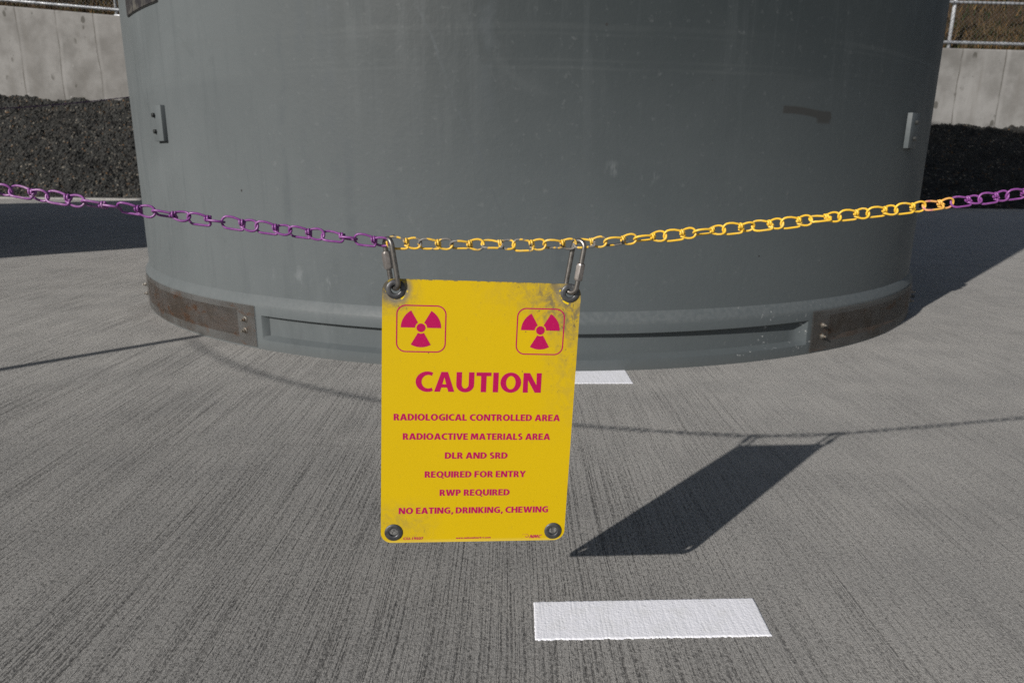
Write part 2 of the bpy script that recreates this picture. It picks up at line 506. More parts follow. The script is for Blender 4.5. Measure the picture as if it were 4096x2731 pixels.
def hexbolt(bm, mat, rn, hn, rs, hs, rw=0, hw=0):
    """nut (hexagon with chamfer) on a washer with the stud end standing proud; local z outwards"""
    if rw: lathe(bm, [(0, hw), (rw * .9, hw), (rw, hw * .7), (rw, -.001)], 24, mat)
    rows = []
    for z, k in ((hw, 1), (hw + hn * .82, 1), (hw + hn, .84)):
        rows.append([bm.verts.new(mat @ Vector((rn * k * math.cos(math.pi / 3 * i), rn * k * math.sin(math.pi / 3 * i), z))) for i in range(6)])
    for a, b in zip(rows, rows[1:]):
        for i in range(6): bm.faces.new((a[i], a[(i + 1) % 6], b[(i + 1) % 6], b[i]))
    bm.faces.new(rows[-1])
    if hs: lathe(bm, [(rs, hw + hn - .001), (rs, hw + hn + hs * .85), (rs * .8, hw + hn + hs), (0, hw + hn + hs)], 14, mat)

# ------------------------------------------------------------------ the ground
bm = bmesh.new()
g = 150
vs = [bm.verts.new(p) for p in ((-g, -g, 0), (g, -g, 0), (g, g, 0), (-g, g, 0))]
bm.faces.new(vs)
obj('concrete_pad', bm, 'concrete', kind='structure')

def painted_stripe(c):
    """a slab of thick paint with a ragged edge, 4 mm above the pad, edges feathered down to it"""
    (x0, y0), (x1, y1), (x2, y2), (x3, y3) = c               # near-left, near-right, far-right, far-left
    bm = bmesh.new()
    nu, nv = 260, 60
    grid = []
    for j in range(nv + 1):
        row = []
        for i in range(nu + 1):
            u, v = i / nu, j / nv
            x = (x0 * (1 - u) + x1 * u) * (1 - v) + (x3 * (1 - u) + x2 * u) * v
            y = (y0 * (1 - u) + y1 * u) * (1 - v) + (y3 * (1 - u) + y2 * u) * v
            e = min(i, nu - i, j, nv - j)
            z = (-.0008, .0005, .0010)[min(e, 2)]
            if e <= 1:
                k = noise.noise(Vector((x * 240, y * 60, 1))) * .0008 + noise.noise(Vector((x * 700, y * 300, 5))) * .0010
                if j <= 1: y += k * 1.9
                elif j >= nv - 1: y += k * 1.5
                if i <= 1 or i >= nu - 1: x += k * .6
            if e > 1:
                z += noise.noise(Vector((x * 420, y * 30, 0))) * .00012
            row.append(bm.verts.new((x, y, z)))
        grid.append(row)
    for j in range(nv):
        for i in range(nu):
            bm.faces.new((grid[j][i], grid[j][i + 1], grid[j + 1][i + 1], grid[j + 1][i])).smooth = True
    return obj('painted_stripe', bm, 'paint')
tag(painted_stripe(((.0275, .6379), (.2889, .6487), (.2907, .7187), (.0275, .7069))), 'thick white paint stripe on the open concrete in the foreground, fully visible', 'painted stripe', 'white stripes painted on the pad')
tag(painted_stripe(((.030, 1.5475), (.2903, 1.5583), (.2890, 1.685), (.030, 1.680))), 'white paint stripe touching the foot of the round cask, half hidden behind the yellow sign', 'painted stripe', 'white stripes painted on the pad')

# ------------------------------------------------------------------ the cask
RS, RR = 1.577, 1.591
HC = 6.38
def pol(r, deg, z): return Vector((r * math.sin(R(deg)), -r * math.cos(R(deg)), z))
def radial(deg, r, z):
    """frame at the surface: x along the circle, y up, z outwards"""
    n = Vector((math.sin(R(deg)), -math.cos(R(deg)), 0)); t = Vector((math.cos(R(deg)), math.sin(R(deg)), 0))
    m = Matrix((t, Vector((0, 0, 1)), n)).transposed().to_4x4()
    m.translation = n * r + Vector((0, 0, z))
    return m
def make_cask():
    root = thing('storage_cask', 'huge round grey steel cask standing on the pad behind the yellow sign', 'storage cask', T(.0597, 3.243, 0), 'storage casks on the pad')
    bm = bmesh.new()
    seg = 256
    prof = [(RS, .149), (RS, .40), (RS, .9), (RS, 2.0), (RS, 4.0), (RS, HC), (RS - .06, HC + .05)]
    rows = [[bm.verts.new(pol(r, 360 * k / seg, z)) for k in range(seg)] for r, z in prof]
    for a, b in zip(rows, rows[1:]):
        for k in range(seg): bm.faces.new((a[k], a[(k + 1) % seg], b[(k + 1) % seg], b[k]))
    bm.faces.new(rows[-1])
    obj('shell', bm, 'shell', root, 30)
    bm = bmesh.new()
    lathe(bm, [(0, HC + .09), (1.20, HC + .09), (1.24, HC + .07), (1.24, HC + .045)], 96)
    obj('lid', bm, 'ring', root, 30)
    for q in (40, 130, 220, 310):  # added unseen blocks, raising the cask's shadow on the right-hand gravel
        bm = bmesh.new()
        add_box(bm, (-.30, -.05, -.10), (.30, .24, .0), radial(q, 1.40, HC), .02)
        lathe(bm, [(.0, .06), (.13, .06), (.13, -.14), (0, -.14)], 32, radial(q, 1.40, HC + .10))
        obj('shadow_lug', bm, 'ring', root, 30)
    # base ring: painted recess over 57 degrees, open vent over 33 degrees, four times round
    bm = bmesh.new()
    angs = []
    for q in range(4):
        c = q * 90
        for a, d in [(-28.5, 0), (-28.1, 0), (-27.95, .004), (-27.6, .0165), (-27.1, .02)]: angs.append((c + a, d, 0))
        a = -26.6
        while a < 26.7: angs.append((c + a, .02, 0)); a += 1.0
        for a, d in [(27.1, .02), (27.5, .0155), (28.0, .008), (28.35, .001), (28.6, 0), (30, 0), (31.6, 0)]: angs.append((c + a, d, 0))
        angs.append((c + 31.62, .22, 1))
        a = 32.5
        while a < 58: angs.append((c + a, .22, 1)); a += 1.0
        angs += [(c + 58.38, .22, 1), (c + 58.4, 0, 0), (c + 60, 0, 0)]
    rows = []
    for a, d, vent in angs:
        deep = d > .05
        zt = .104 if deep else .0965
        prof = [(RR, -.01), (RR, .0285), (RR - d, .030 if deep else .0385), (RR - d, zt - .003), (RR, zt), (RR, .1245), (RR - .0012, .1275), (RS + .004, .1445), (RS - .0015, .152)]
        if not deep and d > 0:
            prof = [(r, z) for r, z in prof]
        rows.append([bm.verts.new(pol(r, a, z)) for r, z in prof])
    n = len(rows)
    for i in range(n):
        A, B = rows[i], rows[(i + 1) % n]
        for k in range(len(A) - 1):
            f = bm.faces.new((A[k], B[k], B[k + 1], A[k + 1]))
            if max(angs[i][1], angs[(i + 1) % n][1]) > .05 and 1 <= k <= 3: f.material_index = 1
    obj('base_ring', bm, ['ring', 'rust'], root, 25)
    for q in range(4):
        bm = bmesh.new()
        uvl = bm.loops.layers.uv.new('UVMap')
        a0, a1, z0, z1 = q * 90 + 28.75, q * 90 + 61.1, .005, .1225
        na = 66
        grid = []
        for i in range(na + 1):
            a = a0 + (a1 - a0) * i / na
            grid.append([(bm.verts.new(pol(RR + r, a, z)), (R(a) * RR, z)) for z, r in ((z0, .003), (.03, .003), (.06, .0036), (.09, .0036), (.104, .003), (z1, .003))])
        for i in range(na):
            for k in range(5):
                c = [grid[i][k], grid[i + 1][k], grid[i + 1][k + 1], grid[i][k + 1]]
                f = bm.faces.new([v for v, _ in c]); f.smooth = True
                for lp, (_, t) in zip(f.loops, c): lp[uvl].uv = t
        s = obj('vent_screen', bm, 'screen', root)
        for a, z in ((30.4, .079), (30.5, .047), (59.6, .079), (59.5, .047)):
            bm = bmesh.new()
            hexbolt(bm, radial(q * 90 + a, RR + .0032, z), .0058, .0055, .0030, .006, .0080, .0012)
            obj('bolt', bm, 'bolt', s, 30)
    for sgn in (-1, 1):
        bm = bmesh.new()
        add_box(bm, (-.036, -.050, -.02), (.036, .050, .013), radial(44.55 * sgn + .45, RS - .0005, .6125), .0012)
        br = obj('lug_block', bm, 'ring', root, 30)
        for dz in (.0235, -.0225):
            bm = bmesh.new()
            hexbolt(bm, radial(44.9 * sgn + .25, RS + .0123, .6125 + dz), .0070, .008, 0, 0)
            obj('bolt', bm, 'darkbolt', br, 30)
    bm = bmesh.new()
    rows = []
    nA = 14
    for i in range(nA + 1):
        a = -52.0 + 10.2 * i / nA
        rows.append([bm.verts.new(pol(r, a, z)) for r, z in ((RS - .002, .9345), (RS + .004, .9345), (RS + .004, 1.20), (RS - .002, 1.20))])
    for a, b in zip(rows, rows[1:]):
        for k in range(3): bm.faces.new((a[k], b[k], b[k + 1], a[k + 1]))
    bm.faces.new(rows[0]); bm.faces.new(list(reversed(rows[-1])))
    pl = obj('nameplate', bm, 'plate', root, 25)
    bm = bmesh.new()
    P = [pol(RS + .001, -52.0 + 10.35 * i / 14, .9325) for i in range(15)] + [pol(RS + .001, -41.66, z) for z in (.96, 1.1, 1.2)]
    tube(bm, P, .0022, 6)
    obj('sealant_bead', bm, 'black', pl, 40)
    return root
cask = make_cask()
def copy_tree(o, parent=None):
    c = o.copy(); COL.objects.link(c); c.parent = parent
    for ch in list(o.children): copy_tree(ch, c)
    return c
for x, lab in ((-5.30, 'grey cask next along the row, past the left edge, shading the far pad'), (-9.55, 'grey cask at the far end of the row, last on the left')):
    c = copy_tree(cask)
    c.matrix_world = T(x, 3.2459, 0)
    c['label'] = lab
bpy.context.view_layer.update()

# ------------------------------------------------------------------ warning sign
SX = Vector((.99190, .1206, -.0406)).normalized()
SY = Vector((.0381, .0233, .9990)); SY = (SY - SX * SY.dot(SX)).normalized()
SZ = SX.cross(SY)
SM = Matrix((SX, SY, SZ)).transposed().to_4x4()
SM.translation = Vector((-.1139, .5932, .3994))
sign = thing('warning_sign', 'worn yellow radiation caution sign with magenta lettering hanging from the chain', 'sign', SM)
def rrect(x0, y0, x1, y1, r, n=10):
    pts = []
    for cx, cy, a in ((x1 - r, y1 - r, 0), (x0 + r, y1 - r, 90), (x0 + r, y0 + r, 180), (x1 - r, y0 + r, 270)):
        for k in range(n + 1):
            t = R(a + 90 * k / n); pts.append((cx + r * math.cos(t), cy + r * math.sin(t)))
    return pts
def circ(cx, cy, r, n=32): return [(cx + r * math.cos(2 * math.pi * k / n), cy + r * math.sin(2 * math.pi * k / n)) for k in range(n)]
DG = None
def curve_mesh(cu):
    o = bpy.data.objects.new('outline', cu); COL.objects.link(o)
    dg = bpy.context.evaluated_depsgraph_get(); dg.update()
    me = bpy.data.meshes.new_from_object(o.evaluated_get(dg), depsgraph=dg)
    bpy.data.objects.remove(o)
    bpy.data.curves.remove(cu)
    me.materials.clear()
    return me
def flat(loops, extrude=0):
    cu = bpy.data.curves.new('outline', 'CURVE'); cu.dimensions = '2D'; cu.fill_mode = 'BOTH' if extrude else 'FRONT'; cu.extrude = extrude
    for lp in loops:
        s = cu.splines.new('POLY'); s.points.add(len(lp) - 1); s.use_cyclic_u = True
        for p, (x, y) in zip(s.points, lp): p.co = (x, y, 0, 1)
    return curve_mesh(cu)
def link_mesh(name, me, mat, parent, z=0):
    for v in me.vertices: v.co.z += z
    me.name = name
    me.materials.append(MAT[mat])
    o = bpy.data.objects.new(name, me); COL.objects.link(o); o.parent = parent
    return o
EYE = [(.0117, -.0094), (.1679, -.0084), (.0121, -.2431), (.1665, -.2439)]
TH = .0006
link_mesh('panel', flat([rrect(0, -.254, .178, 0, .0105)] + [circ(x, y, .0049) for x, y in EYE], TH), 'sign', sign, -TH)
for x, y in EYE:
    bm = bmesh.new()
    ro, ri = .00865, .0040
    lathe(bm, [(ri, -.0022), (ri, .0004), (ri + .0004, .0009), (ri + .0012, .0011), (ro - .0008, .0010), (ro, .0003), (ro, -.0013), (ro - .0006, -.0024), (ri + .0012, -.0026), (ri, -.0022)], 40, T(x, y, 0))
    obj('eyelet', bm, 'eyelet', sign, 50)
ZP = .00012
def arc(cx, cy, rx, ry, a0, a1, n=14): return [(cx + rx * math.cos(R(a0 + (a1 - a0) * k / n)), cy + ry * math.sin(R(a0 + (a1 - a0) * k / n))) for k in range(n + 1)]
def thick(path, w_):
    Lf, Rt = [], []
    for k, p in enumerate(path):
        a, b = Vector(path[max(0, k - 1)]), Vector(path[min(len(path) - 1, k + 1)])
        d = (b - a).normalized()
        Lf.append((p[0] - d.y * w_ / 2, p[1] + d.x * w_ / 2)); Rt.append((p[0] + d.y * w_ / 2, p[1] - d.x * w_ / 2))
    return Lf + Rt[::-1]
S_ = .215                                                  # stem width of the bold capitals; cap height 1
GL = {
 'A': (.80, [[(0, 0), (.275, 1), (.535, 1), (.81, 0), (.575, 0), (.52, .215), (.28, .215), (.228, 0)], [(.318, .375), (.482, .375), (.40, .74)]]),
 'C': (.66, [arc(.47, .5, .47, .515, 62, 298, 30) + [(.645, .215)] + arc(.505, .5, .275, .345, 300, 60, 24) + [(.645, .79)]]),
 'D': (.74, [[(0, 0), (0, 1), (.28, 1)] + arc(.27, .5, .47, .5, 90, -90, 24) + [(.28, 0)], [(S_, .165), (.28, .165)] + arc(.28, .5, .225, .335, -90, 90, 18) + [(S_, .835)]]),
 'E': (.54, [[(0, 0), (0, 1), (.52, 1), (.52, .825), (S_, .825), (S_, .60), (.49, .60), (.49, .43), (S_, .43), (S_, .175), (.54, .175), (.54, 0)]]),
 'F': (.53, [[(0, 0), (0, 1), (.53, 1), (.53, .825), (S_, .825), (S_, .585), (.50, .585), (.50, .41), (S_, .41), (S_, 0)]]),
 'G': (.75, [arc(.47, .5, .47, .515, 60, 285, 30) + [(.745, .07), (.745, .56), (.42, .56), (.42, .39), (.545, .39), (.545, .175)] + arc(.50, .5, .27, .345, 282, 62, 22) + [(.665, .79)]]),
 'H': (.74, [[(0, 0), (0, 1), (S_, 1), (S_, .615), (.525, .615), (.525, 1), (.74, 1), (.74, 0), (.525, 0), (.525, .43), (S_, .43), (S_, 0)]]),
 'I': (S_, [[(0, 0), (0, 1), (S_, 1), (S_, 0)]]),
 'K': (.68, [[(0, 0), (0, 1), (S_, 1), (S_, .56), (.42, 1), (.67, 1), (.39, .56), (.69, 0), (.44, 0), (.245, .40), (S_, .35), (S_, 0)]]),
 'L': (.51, [[(0, 0), (0, 1), (S_, 1), (S_, .18), (.51, .18), (.51, 0)]]),
 'M': (.92, [[(.0, 0), (.06, 1), (.33, 1), (.46, .50), (.60, 1), (.87, 1), (.92, 0), (.715, 0), (.695, .66), (.54, .10), (.38, .10), (.225, .66), (.205, 0)]]),
 'N': (.75, [[(0, 0), (0, 1), (.26, 1), (.555, .38), (.545, 1), (.75, 1), (.75, 0), (.50, 0), (.195, .64), (.205, 0)]]),
 'O': (.85, [arc(.425, .5, .425, .515, 0, 345, 40), arc(.425, .5, .20, .345, 0, 345, 30)]),
 'P': (.60, [[(0, 0), (0, 1), (.27, 1)] + arc(.27, .68, .32, .32, 90, -90, 18) + [(S_, .355), (S_, 0)], [(S_, .52), (.26, .52)] + arc(.26, .68, .11, .16, -90, 90, 12) + [(S_, .84)]]),
 'Q': (.85, [arc(.425, .5, .425, .515, -52, 293, 40) + [(.60, -.01), (.80, -.21), (.93, -.10), (.74, .03)], arc(.425, .5, .20, .345, 0, 345, 30)]),
 'R': (.64, [[(0, 0), (0, 1), (.27, 1)] + arc(.27, .70, .315, .30, 90, -52, 16) + [(.56, .31), (.65, 0), (.425, 0), (.36, .27), (.30, .375), (S_, .385), (S_, 0)], [(S_, .545), (.26, .545)] + arc(.26, .692, .11, .147, -90, 90, 12) + [(S_, .84)]]),
 'S': (.55, [thick(arc(.30, .72, .195, .195, 55, 225, 16) + arc(.245, .29, .205, .205, 45, -128, 16), .20)]),
 'T': (.60, [[(.195, 0), (.195, .82), (0, .82), (0, 1), (.605, 1), (.605, .82), (.41, .82), (.41, 0)]]),
 'U': (.72, [[(0, 1)] + arc(.36, .37, .36, .385, 180, 360, 24) + [(.72, 1), (.505, 1)] + arc(.36, .39, .145, .215, 360, 180, 16) + [(S_, 1)]]),
 'V': (.76, [[(0, 1), (.27, 0), (.50, 0), (.79, 1), (.56, 1), (.39, .27), (.24, 1)]]),
 'W': (1.10, [[(0, 1), (.20, 0), (.43, 0), (.55, .56), (.675, 0), (.90, 0), (1.11, 1), (.885, 1), (.78, .33), (.66, 1), (.455, 1), (.335, .33), (.23, 1)]]),
 'Y': (.70, [[(.25, 0), (.25, .41), (-.02, 1), (.23, 1), (.36, .62), (.49, 1), (.73, 1), (.465, .42), (.465, 0)]]),
 ',': (.20, [[(.02, -.19), (.06, .19), (.27, .19), (.15, -.19)]]),
 ' ': (.16, []),
}
def grow(lp, d, hole):
    n = len(lp)
    area = sum(lp[k][0] * lp[(k + 1) % n][1] - lp[(k + 1) % n][0] * lp[k][1] for k in range(n))
    sg = (1 if area > 0 else -1) * (-1 if hole else 1) * d
    out = []
    for k in range(n):
        p, a, b = Vector(lp[k]), Vector(lp[k - 1]), Vector(lp[(k + 1) % n])
        e, f = (p - a), (b - p)
        if e.length < 1e-6 or f.length < 1e-6: out.append(lp[k]); continue
        e.normalize(); f.normalize()
        n1, n2 = Vector((e.y, -e.x)), Vector((f.y, -f.x))
        m_ = n1 + n2
        if m_.length < .3: m_ = n1
        else: m_ = m_ / max(.55, m_.dot(n1))
        out.append((p.x + m_.x * sg, p.y + m_.y * sg))
    return out
def lettering(text, x0, x1, base, cap, shear=0, bold=.0):
    """print: bold capitals fitted to a measured width and cap height (metres on the sign)"""
    x = 0; loops = []
    for ch in text:
        wd_, lp = GL[ch]
        loops += [[(x + px + shear * py, py) for px, py in grow(l, bold, q > 0)] for q, l in enumerate(lp)]
        x += wd_ + .085 + bold * 1.5
    a = min(p[0] for l in loops for p in l); b = max(p[0] for l in loops for p in l)
    k = (x1 - x0) / (b - a)
    return link_mesh('lettering', flat([[(x0 + (px - a) * k, base + (py + bold) / (1 + 2 * bold) * cap) for px, py in l] for l in loops]), 'ink', sign, ZP)
def small_print(text, x0, x1, base, cap, bold=.04):
    def make(t):
        cu = bpy.data.curves.new('outline', 'FONT'); cu.body = t; cu.offset = bold; cu.space_character = 1.06
        return curve_mesh(cu)
    hm = make('H' if text.upper() == text else 'x')
    h0 = min(v.co.y for v in hm.vertices); h1 = max(v.co.y for v in hm.vertices)
    bpy.data.meshes.remove(hm)
    me = make(text)
    a = min(v.co.x for v in me.vertices); b = max(v.co.x for v in me.vertices)
    for v in me.vertices:
        v.co = Vector((x0 + (v.co.x - a) * (x1 - x0) / (b - a), base + (v.co.y - h0) * cap / (h1 - h0), 0))
    return link_mesh('lettering', me, 'ink', sign, ZP)
mm = .001
lettering('CAUTION', 30.4 * mm, 146.2 * mm, -102.7 * mm, 18.9 * mm, 0, .004)
for t, a, b, y in (('RADIOLOGICAL CONTROLLED AREA', 11.0, 166.1, 130.5), ('RADIOACTIVE MATERIALS AREA', 19.5, 157.8, 149.3), ('DLR AND SRD', 58.7, 118.0, 168.2),
                   ('REQUIRED FOR ENTRY', 40.3, 136.4, 187.1), ('RWP REQUIRED', 54.7, 121.7, 205.8), ('NO EATING, DRINKING, CHEWING', 16.6, 160.3, 224.1)):
    lettering(t, a * mm, b * mm, -y * mm, 6.45 * mm, 0, .014)
small_print('CU-19507', 21.2 * mm, 40.3 * mm, -251.0 * mm, 2.65 * mm)
small_print('www.nationalmarker.com', 71.3 * mm, 105.3 * mm, -250.8 * mm, 1.35 * mm)
lettering('NMC', 143.2 * mm, 155.8 * mm, -251.4 * mm, 3.5 * mm, .30)
# the maker's mark: a wave curling back on itself
pts, wd = [], []
for k in range(30):
    t = k / 29
    a = R(150 - 400 * t); r = .0022 - .0016 * t if t > .25 else .0022 + (.25 - t) * .010
    pts.append((.1405 + r * math.cos(a) * 1.15, -.2494 + r * math.sin(a) * .72)); wd.append(.00008 + .00022 * math.sin(math.pi * t) ** 2)
Lf, Rt = [], []
for k in range(30):
    a, b = pts[max(0, k - 1)], pts[min(29, k + 1)]
    d = Vector((b[0] - a[0], b[1] - a[1])).normalized()
    Lf.append((pts[k][0] - d.y * wd[k], pts[k][1] + d.x * wd[k])); Rt.append((pts[k][0] + d.y * wd[k], pts[k][1] - d.x * wd[k]))
bmv = [(x, y, ZP) for x, y in Lf + Rt]
obj('maker_mark', (bmv, [], [(k, 30 + k, 31 + k, k + 1) for k in range(29)]), 'ink', sign)
def trefoil(cx, cy, x0, x1, y0, y1):
    loops = [circ(cx, cy, .0040, 40)]
    for c in (30, 150, 270):
        a0, a1 = c - 30, c + 30
        loops.append([(cx + .0179 * math.cos(R(a0 + (a1 - a0) * k / 20)), cy + .0179 * math.sin(R(a0 + (a1 - a0) * k / 20))) for k in range(21)] +
                     [(cx + .0053 * math.cos(R(a1 - (a1 - a0) * k / 10)), cy + .0053 * math.sin(R(a1 - (a1 - a0) * k / 10))) for k in range(11)])
    s = link_mesh('radiation_symbol', flat(loops), 'ink', sign, ZP)
    t = .00112
    link_mesh('symbol_border', flat([rrect(x0, y0, x1, y1, .0085), rrect(x0 + t, y0 + t, x1 - t, y1 - t, .0085 - t)]), 'ink', s, ZP)
trefoil(.0344, -.0433, .0124, .0568, -.0659, -.0227)
trefoil(.1425, -.0434, .1204, .1646, -.0664, -.0228)

# ------------------------------------------------------------------ the barrier chain
YAW = R(6)
CE = Vector((math.cos(YAW), math.sin(YAW), 0)); CN = Vector((-math.sin(YAW), math.cos(YAW), 0))
CQ = Vector((-.1139 + .089 * math.cos(R(6.97)), .5932 + .089 * math.sin(R(6.97)), 0))
def zc(u):
    if u < -.0875: d = -.0875 - u; return .4306 + .12 * d + .071 * d * d
    if u > .085: d = u - .085; return .4288 + .09 * d + .05 * d * d
    t = (u + .0875) / .1725; return .4306 * (1 - t) + .4288 * t - .0052 * t * (1 - t)
def cp(u): return CQ + CE * u + Vector((0, 0, zc(u)))
PITCH, WR = .0274, .00105
def link_geo(bm, p0, p1, rollA, rollB, mat_index=0, seg=8, fine=1.0):
    """double-loop link: a long loop, a wrapped knot and a short loop, bent from one wire"""
    ax = (p1 - p0); Ln = ax.length; ax.normalize()
    side = CN.cross(ax).normalized() if abs(ax.dot(CN)) < .9 else Vector((0, 0, 1)).cross(ax).normalized()
    upv = side if side.z > 0 else -side
    dep = ax.cross(upv)
    def P(x, h, roll, o=0): return p0 + ax * x + (upv * math.cos(roll) + dep * math.sin(roll)) * h + (dep * math.cos(roll) - upv * math.sin(roll)) * o
    kx = Ln * .545
    hA, hB = .0050, .0046
    n = max(5, int(8 * fine))
    # long loop: straight sides, round far end, a square corner under the knot
    A = [(kx + .0002, .0026), (kx - .0022, .0036), (kx * .55, hA * .96), (.0046, hA)]
    for k in range(1, n):
        a = math.pi / 2 + math.pi * k / n; A.append((.0040 + math.cos(a) * .0050, math.sin(a) * hA))
    A += [(.0046, -hA), (kx * .5, -hA), (kx - .0004, -hA), (kx + .0014, -hA * .93), (kx + .0023, -hA * .68), (kx + .0024, -.0010), (kx + .0022, .0022)]
    tube(bm, [P(x, h, rollA, (.0006 if i > len(A) // 2 else -.0004)) for i, (x, h) in enumerate(A)], WR, seg, mat_index=mat_index)
    # short loop: an oval that leaves the knot on both sides
    xe = Ln + WR
    B = [(kx - .0008, -.0016), (kx + .0020, -.0031), (kx + .0050, -hB * .93), (kx + (xe - kx) * .55, -hB)]
    for k in range(0, n + 1):
        a = -math.pi / 2 + math.pi * k / n; B.append((xe - .0050 + math.cos(a) * .0050, math.sin(a) * hB))
    B += [(kx + (xe - kx) * .55, hB), (kx + .0050, hB * .93), (kx + .0020, .0033), (kx - .0008, .0020)]
    tube(bm, [P(x, h, rollB) for x, h in B], WR, seg, mat_index=mat_index)
    # two turns of wire round the upper strand
    K = []
    m_ = max(10, int(22 * fine))
    for k in range(m_ + 1):
        a = 2 * math.pi * 1.85 * k / m_ + .6
        K.append(P(kx - .0013 + .0037 * k / m_, .0016 + .0021 * math.cos(a), rollA, .0021 * math.sin(a)))
    K.append(P(kx + .0027, -.0014, rollA + .3, .0022))
    tube(bm, K, WR, seg, mat_index=mat_index)
us = [-.0875 + .0045]
while us[0] > -2.37:
    u = us[0]; h = .001; s = math.sqrt(1 + ((zc(u) - zc(u - h)) / h) ** 2); us.insert(0, u - PITCH / s)
while us[-1] < 2.58:
    u = us[-1]; h = .001; s = math.sqrt(1 + ((zc(u + h) - zc(u)) / h) ** 2); us.append(u + PITCH / s)
chain = thing('barrier_chain', 'purple and yellow double-loop chain strung across the picture, carrying the sign', 'chain', T(*cp(0)))
chain_inv = chain.matrix_world.inverted()
run = bmesh.new()
rng = random.Random(11)
roll = 0.0
for i in range(len(us) - 1):
    u0, u1 = us[i], us[i + 1]; um = (u0 + u1) / 2
    ra = rng.choice((-.5, -.3, .1, .3, .5, .2, -.15, 1.2)) + rng.uniform(-.1, .1)
    if abs(ra - roll) < .45: ra += .5 if ra > roll else -.5
    rb = rng.choice((-.6, -.3, 0, .3, .55, -.1, 1.3)) + rng.uniform(-.15, .15)
    roll = rb
    p0, p1 = cp(u0), cp(u1)
    jz = rng.uniform(-.0006, .0006)
    p0 = p0 + Vector((0, 0, jz)); 
    per = ((um + .0875) % 1.04)
    key = 'yellow' if per < .515 else 'purple'
    if -.0875 < um < .135: key = 'worn'
    elif .420 < um < .4465: key = 'peach'
    elif key == 'purple' and um < -.30: key = 'faded'
    if -.52 < um < .62:
        bm = bmesh.new()
        link_geo(bm, p0, p1, ra, rb)
        bmesh.ops.translate(bm, verts=bm.verts, vec=-cp(0))
        o = obj('link', bm, key, chain)
        o['label'] = {'yellow': 'bright yellow link', 'purple': 'glossy purple link', 'faded': 'sun-faded purple link', 'worn': 'yellow link with paint chipped to bare metal', 'peach': 'link half yellow, half purple overspray'}[key]
    else:
        link_geo(run, p0, p1, ra, rb, 0 if key in ('purple', 'faded') else 1, 5, .5)
bmesh.ops.translate(run, verts=run.verts, vec=-cp(0))
obj('link_run', run, ['purple', 'yellow'], chain, kind='stuff')

# ------------------------------------------------------------------ quick links
def quick_link(hole, top, cross, nut_side, nut_at, label):
    """a stadium of round bar closed by a hexagonal sleeve nut; hangs from the chain, passes through the eyelet"""
    ax = top - hole; Ln = ax.length; ax.normalize()
    cr = (cross - ax * cross.dot(ax)).normalized()
    Mx = Matrix((cr, cr.cross(ax) * -1, ax)).transposed().to_4x4()
    Mx = Matrix((cr, ax.cross(cr), ax)).transposed().to_4x4(); Mx.translation = hole
    root = thing('quick_link', label, 'quick link', Mx, 'steel quick links holding the sign')
    rw, hw = .00225, .0058
    pts = []
    n = 12
    for k in range(n + 1):
        a = R(180 + 180 * k / n); pts.append(Vector((hw * math.cos(a), 0, hw + hw * math.sin(a))))
    for k in range(1, 6): pts.append(Vector((hw, 0, hw + (Ln - 2 * hw) * k / 6)))
    for k in range(n + 1):
        a = R(180 * k / n); pts.append(Vector((hw * math.cos(a), 0, Ln - hw + hw * math.sin(a))))
    for k in range(1, 6): pts.append(Vector((-hw, 0, Ln - hw - (Ln - 2 * hw) * k / 6)))
    bm = bmesh.new(); tube(bm, pts, rw, 14, closed=True)
    obj('bow', bm, 'steel', root)
    bm = bmesh.new()
    x = hw * nut_side; z0 = Ln * nut_at; hl = .0152
    rows = []
    for z, r, six in ((0, .0026, 0), (0, .0035, 0), (.0010, .0038, .8), (.0022, .0042, 1), (hl - .0022, .0042, 1), (hl - .0010, .0038, .8), (hl, .0035, 0), (hl, .0026, 0)):
        row = []
        for k in range(36):
            a = 2 * math.pi * k / 36
            hexr = .0037 / math.cos((a % (math.pi / 3)) - math.pi / 6)
            rr = min(r * 1.03, hexr) if six else min(r, hexr)
            row.append(bm.verts.new((x + rr * math.cos(a), rr * math.sin(a), z0 + z)))
        rows.append(row)
    for a, b in zip(rows, rows[1:]):
        for k in range(36): bm.faces.new((a[k], a[(k + 1) % 36], b[(k + 1) % 36], b[k]))
    obj('lock_nut', bm, 'nut', root, 28)
def on_sign(x, y, z=0): return SM @ Vector((x, y, z))
def eye_point(e): return on_sign(e[0], e[1] + .0006, -.0007)
quick_link(eye_point(EYE[0]) , cp(-.0835) + Vector((0, 0, .0032)), Vector((.66, -.75, 0)), -1, .40, 'steel quick link at the sign\'s left upper eyelet, where purple chain meets yellow')
quick_link(eye_point(EYE[1]), cp(.0855) + Vector((0, 0, .0028)), Vector((.80, -.60, 0)), 1, .27, 'steel quick link at the sign\'s right upper eyelet, nut facing front')

# ------------------------------------------------------------------ stanchions at the chain's ends (out of frame; the left one throws its shadow into the picture)
def stanchion(x, y, h, label):
    root = thing('stanchion', label, 'stanchion', T(x, y, 0), 'stanchions carrying the chains')
    bm = bmesh.new(); lathe(bm, [(0, .020), (.03, .018), (.135, .008), (.14, .0)], 40)
    obj('base', bm, 'pole', root, 40)
    bm = bmesh.new(); lathe(bm, [(.0165, .015), (.0165, h - .004), (.014, h), (0, h)], 24)
    obj('pole', bm, 'pole', root, 40)
    bm = bmesh.new()
    tube(bm, [Vector((.022 * math.cos(a), 0, h - .03 + .014 * math.sin(a))) for a in [2 * math.pi * k / 14 for k in range(14)]], .0025, 6, closed=True)
    obj('eye_hook', bm, 'pole', root)
pL, pR = cp(us[0]), cp(us[-1])
stanchion(pL.x - .03, pL.y, pL.z + .03, 'thin steel stanchion at the chain\'s left end, its shadow reaching the cask')
